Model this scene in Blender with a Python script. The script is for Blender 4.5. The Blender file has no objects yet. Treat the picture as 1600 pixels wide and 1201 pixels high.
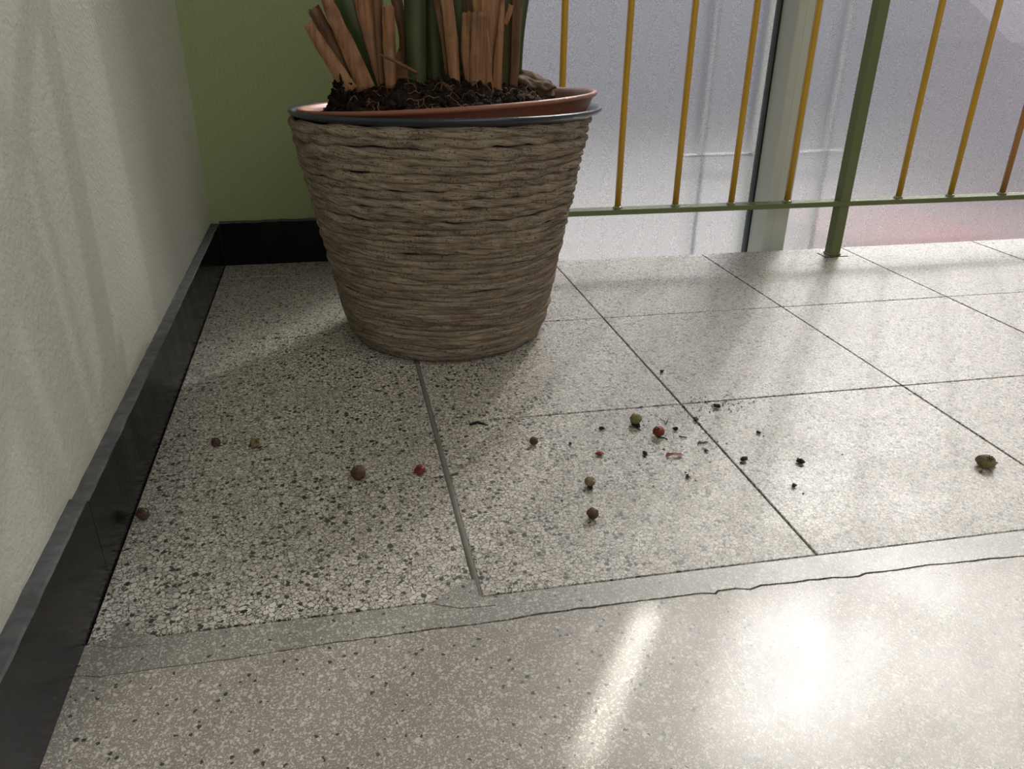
import bpy, bmesh, math, random
import numpy as np
from mathutils import Vector, Matrix, Euler, noise

random.seed(7)
SC = bpy.context.scene
COL = SC.collection

# ------------------------------------------------------------------ camera
CAM_F = 1205.65
CAM_LOC = Vector((0.21403, -0.49096, 0.43077))
CAM_ROT = Euler((1.116124, -0.008566, -0.218388), 'XYZ')
cam_data = bpy.data.cameras.new('camera')
cam = bpy.data.objects.new('camera', cam_data)
COL.objects.link(cam)
cam.location = CAM_LOC
cam.rotation_euler = CAM_ROT
cam_data.sensor_width = 36.0
cam_data.lens = CAM_F / 1600 * 36.0
cam_data.clip_start = 0.01
SC.camera = cam

# ------------------------------------------------------------------ world, sun, exposure
SKY_STRENGTH = 2.2
SUN_SOFT = 20.0
SUN_SHARP = 5.5
SUN_DIR = Vector((0.47, 0.611, 0.60)).normalized()
w = bpy.data.worlds.new('sky')
SC.world = w
w.use_nodes = True
nt = w.node_tree
bg = nt.nodes['Background']
tc = nt.nodes.new('ShaderNodeTexCoord')
sep = nt.nodes.new('ShaderNodeSeparateXYZ')
rmp = nt.nodes.new('ShaderNodeValToRGB')
nt.links.new(tc.outputs['Generated'], sep.inputs[0])
nt.links.new(sep.outputs['Z'], rmp.inputs[0])
rmp.color_ramp.elements[0].position = 0.0
rmp.color_ramp.elements[0].color = (0.90, 0.89, 0.90, 1)
rmp.color_ramp.elements[1].position = 0.9
rmp.color_ramp.elements[1].color = (0.82, 0.85, 0.93, 1)
nt.links.new(rmp.outputs[0], bg.inputs['Color'])
bg.inputs['Strength'].default_value = SKY_STRENGTH


def add_sun(name, strength, angle, col):
    d = bpy.data.lights.new(name, 'SUN')
    d.energy = strength
    d.angle = math.radians(angle)
    d.color = col
    o = bpy.data.objects.new(name, d)
    COL.objects.link(o)
    o.rotation_euler = SUN_DIR.to_track_quat('Z', 'Y').to_euler()
    o.location = (3, 4, 3)
    return o


add_sun('hazy_sun', SUN_SOFT, 19.0, (1.0, 0.955, 0.88))
add_sun('sun', SUN_SHARP, 0.8, (1.0, 0.96, 0.90))


def add_area(name, loc, rot, sx, sy, power, col):
    d = bpy.data.lights.new(name, 'AREA')
    d.shape = 'RECTANGLE'
    d.size, d.size_y = sx, sy
    d.energy = power
    d.color = col
    o = bpy.data.objects.new(name, d)
    COL.objects.link(o)
    o.location = loc
    o.rotation_euler = rot
    return o


# added fill lights without a seen source: behind the camera and under the ceiling
add_area('rear_fill', (1.1, -2.27, 1.35), (math.radians(90), 0, 0), 2.2, 1.3, 13.0, (1.0, 0.985, 0.95))
add_area('ceiling_fill', (1.3, -0.9, 2.44), (0, 0, 0), 1.0, 1.0, 6.0, (1.0, 0.97, 0.90))
SC.view_settings.view_transform = 'Standard'
SC.view_settings.look = 'None'
SC.view_settings.gamma = 1.0
SC.view_settings.use_curve_mapping = False
SC.view_settings.exposure = 0.22
SC.cycles.caustics_refractive = False
SC.cycles.caustics_reflective = False
SC.cycles.transparent_max_bounces = 16


# ------------------------------------------------------------------ helpers
def srgb(r, g, b, a=1.0):
    f = lambda c: (c / 255 / 12.92) if c / 255 <= 0.04045 else ((c / 255 + 0.055) / 1.055) ** 2.4
    return (f(r), f(g), f(b), a)


def link_mesh(name, me, mat=None, parent=None):
    o = bpy.data.objects.new(name, me)
    COL.objects.link(o)
    if mat is not None:
        for m in (mat if isinstance(mat, (list, tuple)) else [mat]):
            me.materials.append(m)
    if parent is not None:
        o.parent = parent
    return o


def mesh_from(name, verts, faces, mat=None, parent=None, smooth=False, midx=None):
    me = bpy.data.meshes.new(name)
    me.from_pydata([tuple(v) for v in verts], [], faces)
    if smooth:
        me.polygons.foreach_set('use_smooth', [True] * len(me.polygons))
    o = link_mesh(name, me, mat, parent)
    if midx is not None:
        me.polygons.foreach_set('material_index', midx)
    me.update()
    return o


def bm_obj(name, bm, mat=None, parent=None, smooth=False):
    me = bpy.data.meshes.new(name)
    bmesh.ops.recalc_face_normals(bm, faces=bm.faces)
    bm.to_mesh(me)
    bm.free()
    if smooth:
        me.polygons.foreach_set('use_smooth', [True] * len(me.polygons))
    return link_mesh(name, me, mat, parent)


def empty(name, loc=(0, 0, 0)):
    o = bpy.data.objects.new(name, None)
    COL.objects.link(o)
    o.location = loc
    o.empty_display_size = 0.05
    return o


def tag(o, label=None, cat=None, group=None, kind=None):
    if label: o['label'] = label
    if cat: o['category'] = cat
    if group: o['group'] = group
    if kind: o['kind'] = kind
    return o


def settle(o, parent):
    """parent keeping world placement for an unrotated parent"""
    o.parent = parent
    o.location = o.location - parent.location
    return o


def box_bm(x0, x1, y0, y1, z0, z1, bevel=0.0, bm=None, k=0.0):
    bm = bm or bmesh.new()
    vs = [bm.verts.new((x, y + k * x, z)) for z in (z0, z1) for (x, y) in ((x0, y0), (x1, y0), (x1, y1), (x0, y1))]
    fs = [(3, 2, 1, 0), (4, 5, 6, 7), (0, 1, 5, 4), (1, 2, 6, 5), (2, 3, 7, 6), (3, 0, 4, 7)]
    faces = [bm.faces.new([vs[i] for i in f]) for f in fs]
    if bevel:
        es = list({e for f in faces for e in f.edges})
        bmesh.ops.bevel(bm, geom=es, offset=bevel, segments=1, affect='EDGES')
    return bm


def tube_arrays(path, radii, seg=10, cap=True, twist=None):
    """path list of Vectors, radii list (or (a,b) ellipses with side vector)"""
    verts = []
    faces = []
    n = len(path)
    prev = None
    for i, p in enumerate(path):
        t = (path[min(i + 1, n - 1)] - path[max(i - 1, 0)]).normalized()
        if prev is None:
            a = Vector((0, 0, 1)) if abs(t.z) < 0.9 else Vector((1, 0, 0))
            u = t.cross(a).normalized()
        else:
            u = (prev - t * prev.dot(t)).normalized()
        prev = u
        v = t.cross(u)
        r = radii[i]
        ra, rb = r if isinstance(r, tuple) else (r, r)
        for j in range(seg):
            ang = 2 * math.pi * j / seg
            verts.append(p + u * (math.cos(ang) * ra) + v * (math.sin(ang) * rb))
    for i in range(n - 1):
        for j in range(seg):
            a = i * seg + j
            b = i * seg + (j + 1) % seg
            faces.append((a, b, b + seg, a + seg))
    if cap:
        faces.append(tuple(reversed(range(seg))))
        faces.append(tuple(range((n - 1) * seg, n * seg)))
    return verts, faces


def join_arrays(parts):
    V = []
    F = []
    for v, f in parts:
        o = len(V)
        V += v
        F += [tuple(i + o for i in q) for q in f]
    return V, F


def lathe(profile, seg=96, closed=False):
    V = []
    F = []
    n = len(profile)
    for j in range(seg):
        a = 2 * math.pi * j / seg
        for r, z in profile:
            V.append((r * math.cos(a), r * math.sin(a), z))
    for j in range(seg):
        k = (j + 1) % seg
        for i in range(n - (0 if closed else 1)):
            i2 = (i + 1) % n
            F.append((j * n + i, k * n + i, k * n + i2, j * n + i2))
    return V, F


CAM_M = CAM_ROT.to_matrix()


def ray(px, py):
    return CAM_M @ Vector(((px - 800) / CAM_F, -(py - 600.5) / CAM_F, -1))


def at_y(px, py, y):
    d = ray(px, py)
    return CAM_LOC + d * ((y - CAM_LOC.y) / d.y)


def at_z(px, py, z=0.0):
    d = ray(px, py)
    return CAM_LOC + d * ((z - CAM_LOC.z) / d.z)


# ------------------------------------------------------------------ materials
class NT:
    def __init__(s, name):
        s.m = bpy.data.materials.new(name)
        s.m.use_nodes = True
        s.t = s.m.node_tree
        s.p = s.t.nodes['Principled BSDF']
        s.out = s.t.nodes['Material Output']

    def n(s, typ, **kw):
        x = s.t.nodes.new('ShaderNode' + typ)
        for k, v in kw.items():
            if k.startswith('i_'):
                key = k[2:]
                key = int(key) if key.isdigit() else key.replace('_', ' ')
                x.inputs[key].default_value = v
            else:
                setattr(x, k, v)
        return x

    def l(s, a, b):
        s.t.links.new(a, b)

    def ramp(s, fac, stops, interp='LINEAR'):
        r = s.n('ValToRGB')
        e = r.color_ramp.elements
        r.color_ramp.interpolation = interp
        while len(e) < len(stops):
            e.new(0.5)
        for i, (p, c) in enumerate(stops):
            e[i].position = p
            e[i].color = c if len(c) == 4 else (*c, 1)
        s.l(fac, r.inputs[0])
        return r.outputs[0]

    def mix(s, fac, a, b, blend='MIX'):
        x = s.n('MixRGB', blend_type=blend)
        for i, v in ((0, fac), (1, a), (2, b)):
            if isinstance(v, (int, float)):
                x.inputs[i].default_value = v
            elif isinstance(v, tuple):
                x.inputs[i].default_value = v
            else:
                s.l(v, x.inputs[i])
        return x.outputs[0]

    def math(s, op, a, b=0.0, clamp=False):
        x = s.n('Math', operation=op, use_clamp=clamp)
        for i, v in ((0, a), (1, b)):
            if isinstance(v, (int, float)):
                x.inputs[i].default_value = v
            else:
                s.l(v, x.inputs[i])
        return x.outputs[0]

    def bump(s, h, dist=0.001, strength=1.0):
        b = s.n('Bump')
        b.inputs['Strength'].default_value = strength
        b.inputs['Distance'].default_value = dist
        s.l(h, b.inputs['Height'])
        s.l(b.outputs[0], s.p.inputs['Normal'])
        return b.outputs[0]


def coords(m, rand=True, scale=(1, 1, 1)):
    c = m.n('TexCoord')
    v = c.outputs['Object']
    if rand:
        oi = m.n('ObjectInfo')
        sc = m.n('VectorMath', operation='SCALE')
        cb = m.n('CombineXYZ')
        m.l(oi.outputs['Random'], cb.inputs[0])
        m.l(m.math('MULTIPLY', oi.outputs['Random'], 7.31), cb.inputs[1])
        m.l(m.math('MULTIPLY', oi.outputs['Random'], 3.77), cb.inputs[2])
        m.l(cb.outputs[0], sc.inputs[0])
        sc.inputs['Scale'].default_value = 13.0
        ad = m.n('VectorMath', operation='ADD')
        m.l(v, ad.inputs[0])
        m.l(sc.outputs[0], ad.inputs[1])
        v = ad.outputs[0]
    if scale != (1, 1, 1):
        mp = m.n('Mapping')
        mp.inputs['Scale'].default_value = scale
        m.l(v, mp.inputs[0])
        v = mp.outputs[0]
    return v


def warp(m, v, scale, amt):
    nz = m.n('TexNoise', i_Scale=scale, i_Detail=2.0)
    m.l(v, nz.inputs['Vector'])
    s = m.n('VectorMath', operation='SUBTRACT')
    m.l(nz.outputs['Color'], s.inputs[0])
    s.inputs[1].default_value = (0.5, 0.5, 0.5)
    k = m.n('VectorMath', operation='SCALE')
    m.l(s.outputs[0], k.inputs[0])
    k.inputs['Scale'].default_value = amt
    a = m.n('VectorMath', operation='ADD')
    m.l(v, a.inputs[0])
    m.l(k.outputs[0], a.inputs[1])
    return a.outputs[0]


def flatz(m, v):
    mp = m.n('Mapping')
    mp.inputs['Scale'].default_value = (1, 1, 0.0)
    m.l(v, mp.inputs[0])
    return mp.outputs[0]


def noise_f(m, v, scale, detail=3.0, rough=0.5):
    nz = m.n('TexNoise', i_Scale=scale, i_Detail=detail, i_Roughness=rough)
    m.l(v, nz.inputs['Vector'])
    return nz.outputs['Fac']


def mat_terrazzo_tile():
    m = NT('terrazzo_tile')
    v = warp(m, flatz(m, coords(m)), 300.0, 0.0045)
    vo = m.n('TexVoronoi', feature='F1', i_Scale=225.0, i_Randomness=1.0)
    m.l(v, vo.inputs['Vector'])
    ve = m.n('TexVoronoi', feature='DISTANCE_TO_EDGE', i_Scale=225.0, i_Randomness=1.0)
    m.l(v, ve.inputs['Vector'])
    sp = m.n('SeparateColor')
    m.l(vo.outputs['Color'], sp.inputs[0])
    chip = m.ramp(sp.outputs[0], [(0.0, (0.54, 0.50, 0.43)), (0.35, (0.68, 0.64, 0.565)),
                                  (0.65, (0.82, 0.78, 0.70)), (1.0, (0.62, 0.585, 0.515))])
    grey = m.ramp(sp.outputs[1], [(0.0, (0, 0, 0)), (0.78, (0, 0, 0)), (0.84, (0.5, 0.5, 0.5)), (1.0, (0.62, 0.62, 0.62))], 'CONSTANT')
    chip = m.mix(grey, chip, (0.30, 0.28, 0.24, 1))
    edge = m.ramp(ve.outputs['Distance'], [(0.0, (1, 1, 1)), (0.04, (1, 1, 1)), (0.09, (0, 0, 0))])
    base = m.mix(edge, chip, (0.085, 0.078, 0.062, 1))
    # black chips of their own, scattered
    v2 = warp(m, flatz(m, coords(m)), 260.0, 0.0055)
    vb = m.n('TexVoronoi', feature='F1', i_Scale=185.0)
    m.l(v2, vb.inputs['Vector'])
    s2 = m.n('SeparateColor')
    m.l(vb.outputs['Color'], s2.inputs[0])
    pick = m.math('GREATER_THAN', s2.outputs[0], 0.66)
    size = m.math('ADD', m.math('MULTIPLY', s2.outputs[1], 0.28), 0.22)
    inside = m.math('LESS_THAN', vb.outputs['Distance'], size)
    blk = m.math('MULTIPLY', pick, inside)
    base = m.mix(blk, base, (0.010, 0.010, 0.010, 1))
    # dirt clouds
    d = noise_f(m, coords(m, rand=False), 9.0, 4.0)
    base = m.mix(m.ramp(d, [(0.35, (0, 0, 0)), (0.8, (0.28, 0.28, 0.28))]), base, (0.33, 0.30, 0.25, 1))
    m.l(base, m.p.inputs['Base Color'])
    r = noise_f(m, coords(m, rand=False), 14.0, 4.0)
    rr = m.n('MapRange', i_From_Min=0.3, i_From_Max=0.7, i_To_Min=0.33, i_To_Max=0.45)
    m.l(r, rr.inputs[0])
    m.l(rr.outputs[0], m.p.inputs['Roughness'])
    m.p.inputs['Specular IOR Level'].default_value = 0.42
    h = m.mix(0.5, noise_f(m, coords(m), 420.0, 2.0), m.ramp(ve.outputs['Distance'], [(0, (0, 0, 0)), (0.08, (1, 1, 1))]))
    m.bump(h, 0.00012, 0.6)
    return m.m


def mat_fine_terrazzo(name, matrix, chipA, chipB, rough, spec, black=0.82):
    m = NT(name)
    v = warp(m, flatz(m, coords(m)), 300.0, 0.004)
    layers = None
    base = m.mix(noise_f(m, coords(m), 28.0, 5.0), tuple(c * 0.80 for c in matrix[:3]) + (1,), matrix)
    fine = noise_f(m, flatz(m, coords(m)), 900.0, 2.0, 0.7)
    base = m.mix(m.ramp(fine, [(0.42, (0.65, 0.65, 0.65)), (0.60, (0, 0, 0))]), base, (0.13, 0.12, 0.105, 1))
    for sc, th, lo, hi in ((620.0, 0.25, 0.18, 0.34), (380.0, 0.50, 0.16, 0.32), (230.0, 0.70, 0.12, 0.32)):
        vb = m.n('TexVoronoi', feature='F1', i_Scale=sc)
        m.l(v, vb.inputs['Vector'])
        s2 = m.n('SeparateColor')
        m.l(vb.outputs['Color'], s2.inputs[0])
        pick = m.math('GREATER_THAN', s2.outputs[0], th)
        size = m.math('ADD', m.math('MULTIPLY', s2.outputs[1], hi), lo)
        ins = m.math('LESS_THAN', vb.outputs['Distance'], size)
        base = m.mix(m.math('MULTIPLY', pick, ins), base, m.mix(s2.outputs[2], chipA, chipB))
    vb = m.n('TexVoronoi', feature='F1', i_Scale=210.0)
    mp = m.n('Mapping')
    mp.inputs['Location'].default_value = (3.3, 1.7, 0)
    m.l(v, mp.inputs[0])
    m.l(mp.outputs[0], vb.inputs['Vector'])
    s2 = m.n('SeparateColor')
    m.l(vb.outputs['Color'], s2.inputs[0])
    pick = m.math('GREATER_THAN', s2.outputs[0], black)
    size = m.math('ADD', m.math('MULTIPLY', s2.outputs[1], 0.24), 0.14)
    ins = m.math('LESS_THAN', vb.outputs['Distance'], size)
    base = m.mix(m.math('MULTIPLY', pick, ins), base, (0.03, 0.03, 0.03, 1))
    m.l(base, m.p.inputs['Base Color'])
    r = noise_f(m, coords(m, rand=False), 7.0, 4.0)
    rr = m.n('MapRange', i_From_Min=0.3, i_From_Max=0.7, i_To_Min=rough - 0.05, i_To_Max=rough + 0.08)
    m.l(r, rr.inputs[0])
    m.l(rr.outputs[0], m.p.inputs['Roughness'])
    m.p.inputs['Specular IOR Level'].default_value = spec
    m.bump(m.mix(0.5, noise_f(m, coords(m), 500.0, 3.0), noise_f(m, coords(m), 45.0, 3.0)), 0.00025, 0.5)
    return m.m


def mat_plain(name, col, rough=0.6, spec=0.5, nscale=60.0, namt=0.15, bump=0.0003, bscale=250.0, metal=0.0, dark=0.6):
    m = NT(name)
    v = coords(m)
    n = noise_f(m, v, nscale, 4.0)
    dk = tuple(c * dark for c in col[:3]) + (1,)
    f = m.ramp(n, [(0.3, (namt, namt, namt)), (0.75, (0, 0, 0))])
    m.l(m.mix(f, col, dk), m.p.inputs['Base Color'])
    m.p.inputs['Roughness'].default_value = rough
    m.p.inputs['Specular IOR Level'].default_value = spec
    m.p.inputs['Metallic'].default_value = metal
    m.bump(noise_f(m, v, bscale, 3.0), bump, 0.6)
    return m.m


def mat_plaster(name, col, tint):
    m = NT(name)
    v = coords(m, rand=False)
    big = noise_f(m, v, 5.0, 4.0)
    m.l(m.mix(m.ramp(big, [(0.35, (0, 0, 0)), (0.75, (0.5, 0.5, 0.5))]), col, tint), m.p.inputs['Base Color'])
    m.p.inputs['Roughness'].default_value = 0.55
    m.p.inputs['Specular IOR Level'].default_value = 0.35
    a = noise_f(m, v, 210.0, 3.0, 0.6)
    b = noise_f(m, v, 75.0, 3.0, 0.6)
    mp = m.n('Mapping')
    mp.inputs['Rotation'].default_value = (math.radians(35), 0, 0)
    mp.inputs['Scale'].default_value = (60, 18, 170)
    m.l(v, mp.inputs[0])
    c = noise_f(m, mp.outputs[0], 1.0, 3.0, 0.5)
    h = m.mix(0.08, m.mix(0.38, a, b), c)
    m.bump(h, 0.0032, 0.75)
    return m.m


def mat_rope():
    m = NT('twisted_paper_rope')
    v = coords(m)
    # cylindrical fibre direction comes from UV (u round the pot, v round the strand)
    uv = m.n('UVMap')
    mp = m.n('Mapping')
    mp.inputs['Scale'].default_value = (26, 5.2, 1)
    m.l(uv.outputs[0], mp.inputs[0])
    oi = m.n('ObjectInfo')
    cb = m.n('CombineXYZ')
    m.l(m.math('MULTIPLY', oi.outputs['Random'], 91.0), cb.inputs[2])
    ad = m.n('VectorMath', operation='ADD')
    m.l(mp.outputs[0], ad.inputs[0])
    m.l(cb.outputs[0], ad.inputs[1])
    fib = noise_f(m, ad.outputs[0], 1.6, 5.0, 0.65)
    mp2 = m.n('Mapping')
    mp2.inputs['Scale'].default_value = (7, 6, 1)
    m.l(ad.outputs[0], mp2.inputs[0])
    tone = noise_f(m, v, 16.0, 5.0, 0.6)
    col = m.ramp(tone, [(0.25, (0.165, 0.118, 0.080)), (0.42, (0.300, 0.240, 0.176)),
                        (0.58, (0.420, 0.342, 0.255)), (0.75, (0.380, 0.350, 0.290))])
    # rusty and bluish patches
    p = noise_f(m, v, 33.0, 2.0)
    col = m.mix(m.ramp(p, [(0.62, (0, 0, 0)), (0.75, (0.5, 0.5, 0.5))]), col, (0.34, 0.19, 0.105, 1))
    q = noise_f(m, warp(m, v, 8, 0.2), 27.0, 2.0)
    col = m.mix(m.ramp(q, [(0.62, (0, 0, 0)), (0.75, (0.5, 0.5, 0.5))]), col, (0.20, 0.235, 0.215, 1))
    col = m.mix(m.ramp(fib, [(0.34, (0.95, 0.95, 0.95)), (0.45, (0, 0, 0))]), col, (0.050, 0.036, 0.024, 1))
    mp3 = m.n('Mapping')
    mp3.inputs['Scale'].default_value = (0.75, 2.2, 1)
    mp3.inputs['Rotation'].default_value = (0, 0, 0.10)
    m.l(ad.outputs[0], mp3.inputs[0])
    crk = m.math('ABSOLUTE', m.math('SUBTRACT', noise_f(m, mp3.outputs[0], 1.0, 3.0, 0.5), 0.5))
    crk = m.ramp(crk, [(0.0, (1, 1, 1)), (0.012, (0.9, 0.9, 0.9)), (0.028, (0, 0, 0))])
    col = m.mix(m.math('MULTIPLY', crk, 0.8), col, (0.035, 0.025, 0.017, 1))
    sp = noise_f(m, v, 380.0, 2.0, 0.6)
    mk = noise_f(m, v, 12.0, 2.0)
    spk = m.math('MULTIPLY', m.math('GREATER_THAN', sp, 0.62), m.math('GREATER_THAN', mk, 0.45))
    col = m.mix(m.math('MULTIPLY', spk, 0.75), col, (0.035, 0.028, 0.020, 1))
    m.l(col, m.p.inputs['Base Color'])
    m.p.inputs['Roughness'].default_value = 0.8
    m.p.inputs['Specular IOR Level'].default_value = 0.25
    h = m.mix(0.25, fib, noise_f(m, v, 300.0, 2.0))
    m.bump(h, 0.0030, 0.9)
    return m.m


def mat_stem():
    m = NT('green_petiole')
    v = coords(m, scale=(90, 90, 5))
    n = noise_f(m, v, 1.0, 4.0)
    v2 = coords(m, scale=(1, 1, 1))
    b = noise_f(m, v2, 14.0, 3.0)
    col = m.mix(n, (0.022, 0.036, 0.009, 1), (0.060, 0.084, 0.022, 1))
    col = m.mix(m.ramp(b, [(0.55, (0, 0, 0)), (0.8, (0.6, 0.6, 0.6))]), col, (0.13, 0.135, 0.045, 1))
    m.l(col, m.p.inputs['Base Color'])
    m.p.inputs['Roughness'].default_value = 0.42
    m.bump(n, 0.0012, 0.5)
    return m.m


def mat_dry(name, a, b, c):
    m = NT(name)
    v = coords(m, scale=(150, 150, 7))
    n = noise_f(m, v, 1.0, 5.0, 0.65)
    col = m.ramp(n, [(0.28, c), (0.45, a), (0.7, b)])
    p = noise_f(m, coords(m), 35.0, 4.0)
    col = m.mix(m.ramp(p, [(0.5, (0, 0, 0)), (0.78, (0.75, 0.75, 0.75))]), col, c + (1,))
    m.l(col, m.p.inputs['Base Color'])
    m.p.inputs['Roughness'].default_value = 0.68
    m.p.inputs['Specular IOR Level'].default_value = 0.3
    m.bump(n, 0.0015, 0.8)
    return m.m


def mat_soil():
    m = NT('potting_soil')
    v = coords(m)
    n = noise_f(m, v, 160.0, 5.0, 0.7)
    m.l(m.ramp(n, [(0.35, (0.006, 0.004, 0.003)), (0.6, (0.030, 0.019, 0.012)), (0.75, (0.085, 0.05, 0.03))]), m.p.inputs['Base Color'])
    m.p.inputs['Roughness'].default_value = 0.95
    m.p.inputs['Specular IOR Level'].default_value = 0.1
    m.bump(n, 0.004, 1.0)
    return m.m


def mat_painted(name, col, chipcol, chips=0.66, scale=40.0):
    m = NT(name)
    v = coords(m)
    n = noise_f(m, v, scale, 3.0)
    t = noise_f(m, v, 11.0, 3.0)
    base = m.mix(m.ramp(t, [(0.3, (0, 0, 0)), (0.8, (0.35, 0.35, 0.35))]), col, tuple(x * 0.6 for x in col[:3]) + (1,))
    base = m.mix(m.ramp(n, [(chips, (0, 0, 0)), (chips + 0.02, (1, 1, 1))]), base, chipcol)
    m.l(base, m.p.inputs['Base Color'])
    m.p.inputs['Roughness'].default_value = 0.24
    m.p.inputs['Specular IOR Level'].default_value = 0.6
    m.bump(noise_f(m, v, 180.0, 2.0), 0.0003, 0.5)
    return m.m


def mat_black_base():
    m = NT('black_skirting')
    v = coords(m)
    n = noise_f(m, v, 26.0, 5.0, 0.7)
    col = m.ramp(n, [(0.3, (0.006, 0.006, 0.007)), (0.6, (0.011, 0.011, 0.012)), (0.8, (0.020, 0.020, 0.021))])
    s = coords(m, scale=(300, 14, 90))
    sc = noise_f(m, s, 1.0, 2.0)
    col = m.mix(m.ramp(sc, [(0.72, (0, 0, 0)), (0.80, (0.25, 0.25, 0.25))]), col, (0.09, 0.09, 0.09, 1))
    m.l(col, m.p.inputs['Base Color'])
    m.l(m.ramp(n, [(0.3, (0.13, 0.13, 0.13)), (0.8, (0.3, 0.3, 0.3))]), m.p.inputs['Roughness'])
    m.p.inputs['Specular IOR Level'].default_value = 0.08
    m.bump(noise_f(m, v, 60.0, 4.0), 0.0002, 0.4)
    return m.m


def mat_frosted():
    m = NT('frosted_glass')
    v = coords(m, rand=False)
    nt = m.t
    fl = m.n('Mapping')
    m.l(v, fl.inputs[0])
    cell = m.n('TexVoronoi', feature='SMOOTH_F1', i_Scale=640.0)
    m.l(fl.outputs[0], cell.inputs['Vector'])
    nz = noise_f(m, v, 820.0, 2.0, 0.7)
    h = m.mix(0.5, cell.outputs['Distance'], nz)
    b = m.n('Bump')
    b.inputs['Strength'].default_value = 0.8
    b.inputs['Distance'].default_value = 0.0011
    m.l(h, b.inputs['Height'])
    spk = m.ramp(nz, [(0.36, (0.45, 0.45, 0.47)), (0.62, (1, 1, 1))])
    refr = m.n('BsdfRefraction')
    refr.inputs['IOR'].default_value = 1.25
    refr.inputs['Roughness'].default_value = 0.5
    m.l(m.mix(1.0, spk, (0.82, 0.82, 0.84, 1), 'MULTIPLY'), refr.inputs['Color'])
    m.l(b.outputs[0], refr.inputs['Normal'])
    trl = m.n('BsdfTranslucent')
    m.l(m.mix(1.0, spk, (0.80, 0.79, 0.86, 1), 'MULTIPLY'), trl.inputs['Color'])
    trp = m.n('BsdfTransparent')
    trp.inputs['Color'].default_value = (0.95, 0.95, 1.0, 1)
    gl = m.n('BsdfGlossy')
    gl.inputs['Roughness'].default_value = 0.35
    gl.inputs['Color'].default_value = (0.8, 0.8, 0.8, 1)
    m.l(b.outputs[0], gl.inputs['Normal'])
    df = m.n('BsdfDiffuse')
    df.inputs['Color'].default_value = (0.7, 0.7, 0.72, 1)

    def mx(f, a, c):
        x = m.n('MixShader')
        x.inputs[0].default_value = f
        m.l(a.outputs[0], x.inputs[1])
        m.l(c.outputs[0], x.inputs[2])
        return x
    a = mx(0.035, refr, trl)      # mostly blurred view, some glow
    a = mx(0.06, a, df)
    a = mx(0.05, a, gl)
    a = mx(GLASS_CLEAR, a, trp)
    m.l(a.outputs[0], m.out.inputs['Surface'])
    return m.m


GLASS_CLEAR = 0.065
M_TILE = mat_terrazzo_tile()
M_SLAB = mat_fine_terrazzo('landing_terrazzo', (0.425, 0.385, 0.332, 1), (0.53, 0.50, 0.44, 1), (0.63, 0.60, 0.53, 1), 0.345, 0.52)
M_STRIP = mat_fine_terrazzo('patch_terrazzo', (0.35, 0.332, 0.292, 1), (0.50, 0.48, 0.43, 1), (0.56, 0.54, 0.48, 1), 0.36, 0.6, 0.93)
M_BED = mat_plain('dark_joint', (0.055, 0.05, 0.043, 1), 0.9, 0.2)
M_GROUT = mat_plain('grey_grout', (0.21, 0.205, 0.18, 1), 0.75, 0.3, nscale=120, namt=0.5)
M_WALL = mat_plaster('cream_plaster', (0.68, 0.68, 0.59, 1), (0.66, 0.65, 0.58, 1))
M_GREEN = mat_plaster('green_plaster', (0.37, 0.44, 0.215, 1), (0.34, 0.41, 0.20, 1))
M_WHITE = mat_plain('white_paint', (0.62, 0.61, 0.58, 1), 0.7)
M_BASE = mat_black_base()
M_BASETOP = mat_plain('dusty_grey_edge', (0.105, 0.108, 0.112, 1), 0.8, 0.3, nscale=90, namt=0.8, bump=0.001, dark=0.35)
M_ROPE = mat_rope()
M_CORE = mat_plain('basket_core', (0.05, 0.038, 0.026, 1), 0.95, 0.1)
M_LINER = mat_plain('dark_blue_plastic', (0.018, 0.024, 0.036, 1), 0.28, 0.6, bump=0.0001)
M_TERRA = mat_plain('terracotta_plastic', (0.29, 0.112, 0.068, 1), 0.42, 0.45, nscale=45, namt=0.35, bump=0.00015)
M_SOIL = mat_soil()
M_ROOT = mat_plain('root_fibre', (0.17, 0.10, 0.055, 1), 0.8, 0.2)
M_STEM = mat_stem()
M_DRY = mat_dry('dry_sheath', (0.29, 0.145, 0.068), (0.42, 0.235, 0.125), (0.095, 0.045, 0.024))
M_DRYD = mat_dry('dark_dry_sheath', (0.15, 0.075, 0.038), (0.24, 0.135, 0.072), (0.05, 0.026, 0.015))
M_OLIVE = mat_dry('olive_sheath', (0.105, 0.090, 0.036), (0.17, 0.135, 0.058), (0.05, 0.040, 0.018))
M_YELLOW = mat_painted('yellow_paint', (0.62, 0.345, 0.025, 1), (0.10, 0.035, 0.02, 1), 0.74)
M_ORANGE = mat_painted('worn_orange_paint', (0.46, 0.215, 0.055, 1), (0.16, 0.07, 0.03, 1), 0.72)
M_RAIL = mat_painted('green_paint', (0.155, 0.185, 0.072, 1), (0.12, 0.07, 0.03, 1), 0.78)
M_ALU = mat_plain('pale_frame_paint', (0.58, 0.60, 0.53, 1), 0.5, 0.4, namt=0.08)
M_GASKET = mat_plain('grey_gasket', (0.085, 0.105, 0.115, 1), 0.6, 0.4)
M_GASKETD = mat_plain('black_gasket', (0.012, 0.014, 0.015, 1), 0.6, 0.4)
M_GLASS = mat_frosted()
M_STONE = mat_plain('brown_stone', (0.15, 0.10, 0.06, 1), 0.85, 0.2, nscale=55, namt=0.9, bump=0.003, bscale=90, dark=0.3)
M_BERRY_R = mat_plain('red_berry', (0.22, 0.040, 0.025, 1), 0.6, 0.35, nscale=300, namt=0.7, bump=0.001, bscale=500, dark=0.4)
M_BERRY_B = mat_plain('brown_berry', (0.125, 0.070, 0.045, 1), 0.7, 0.3, nscale=300, namt=0.8, bump=0.0015, bscale=500, dark=0.35)
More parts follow.
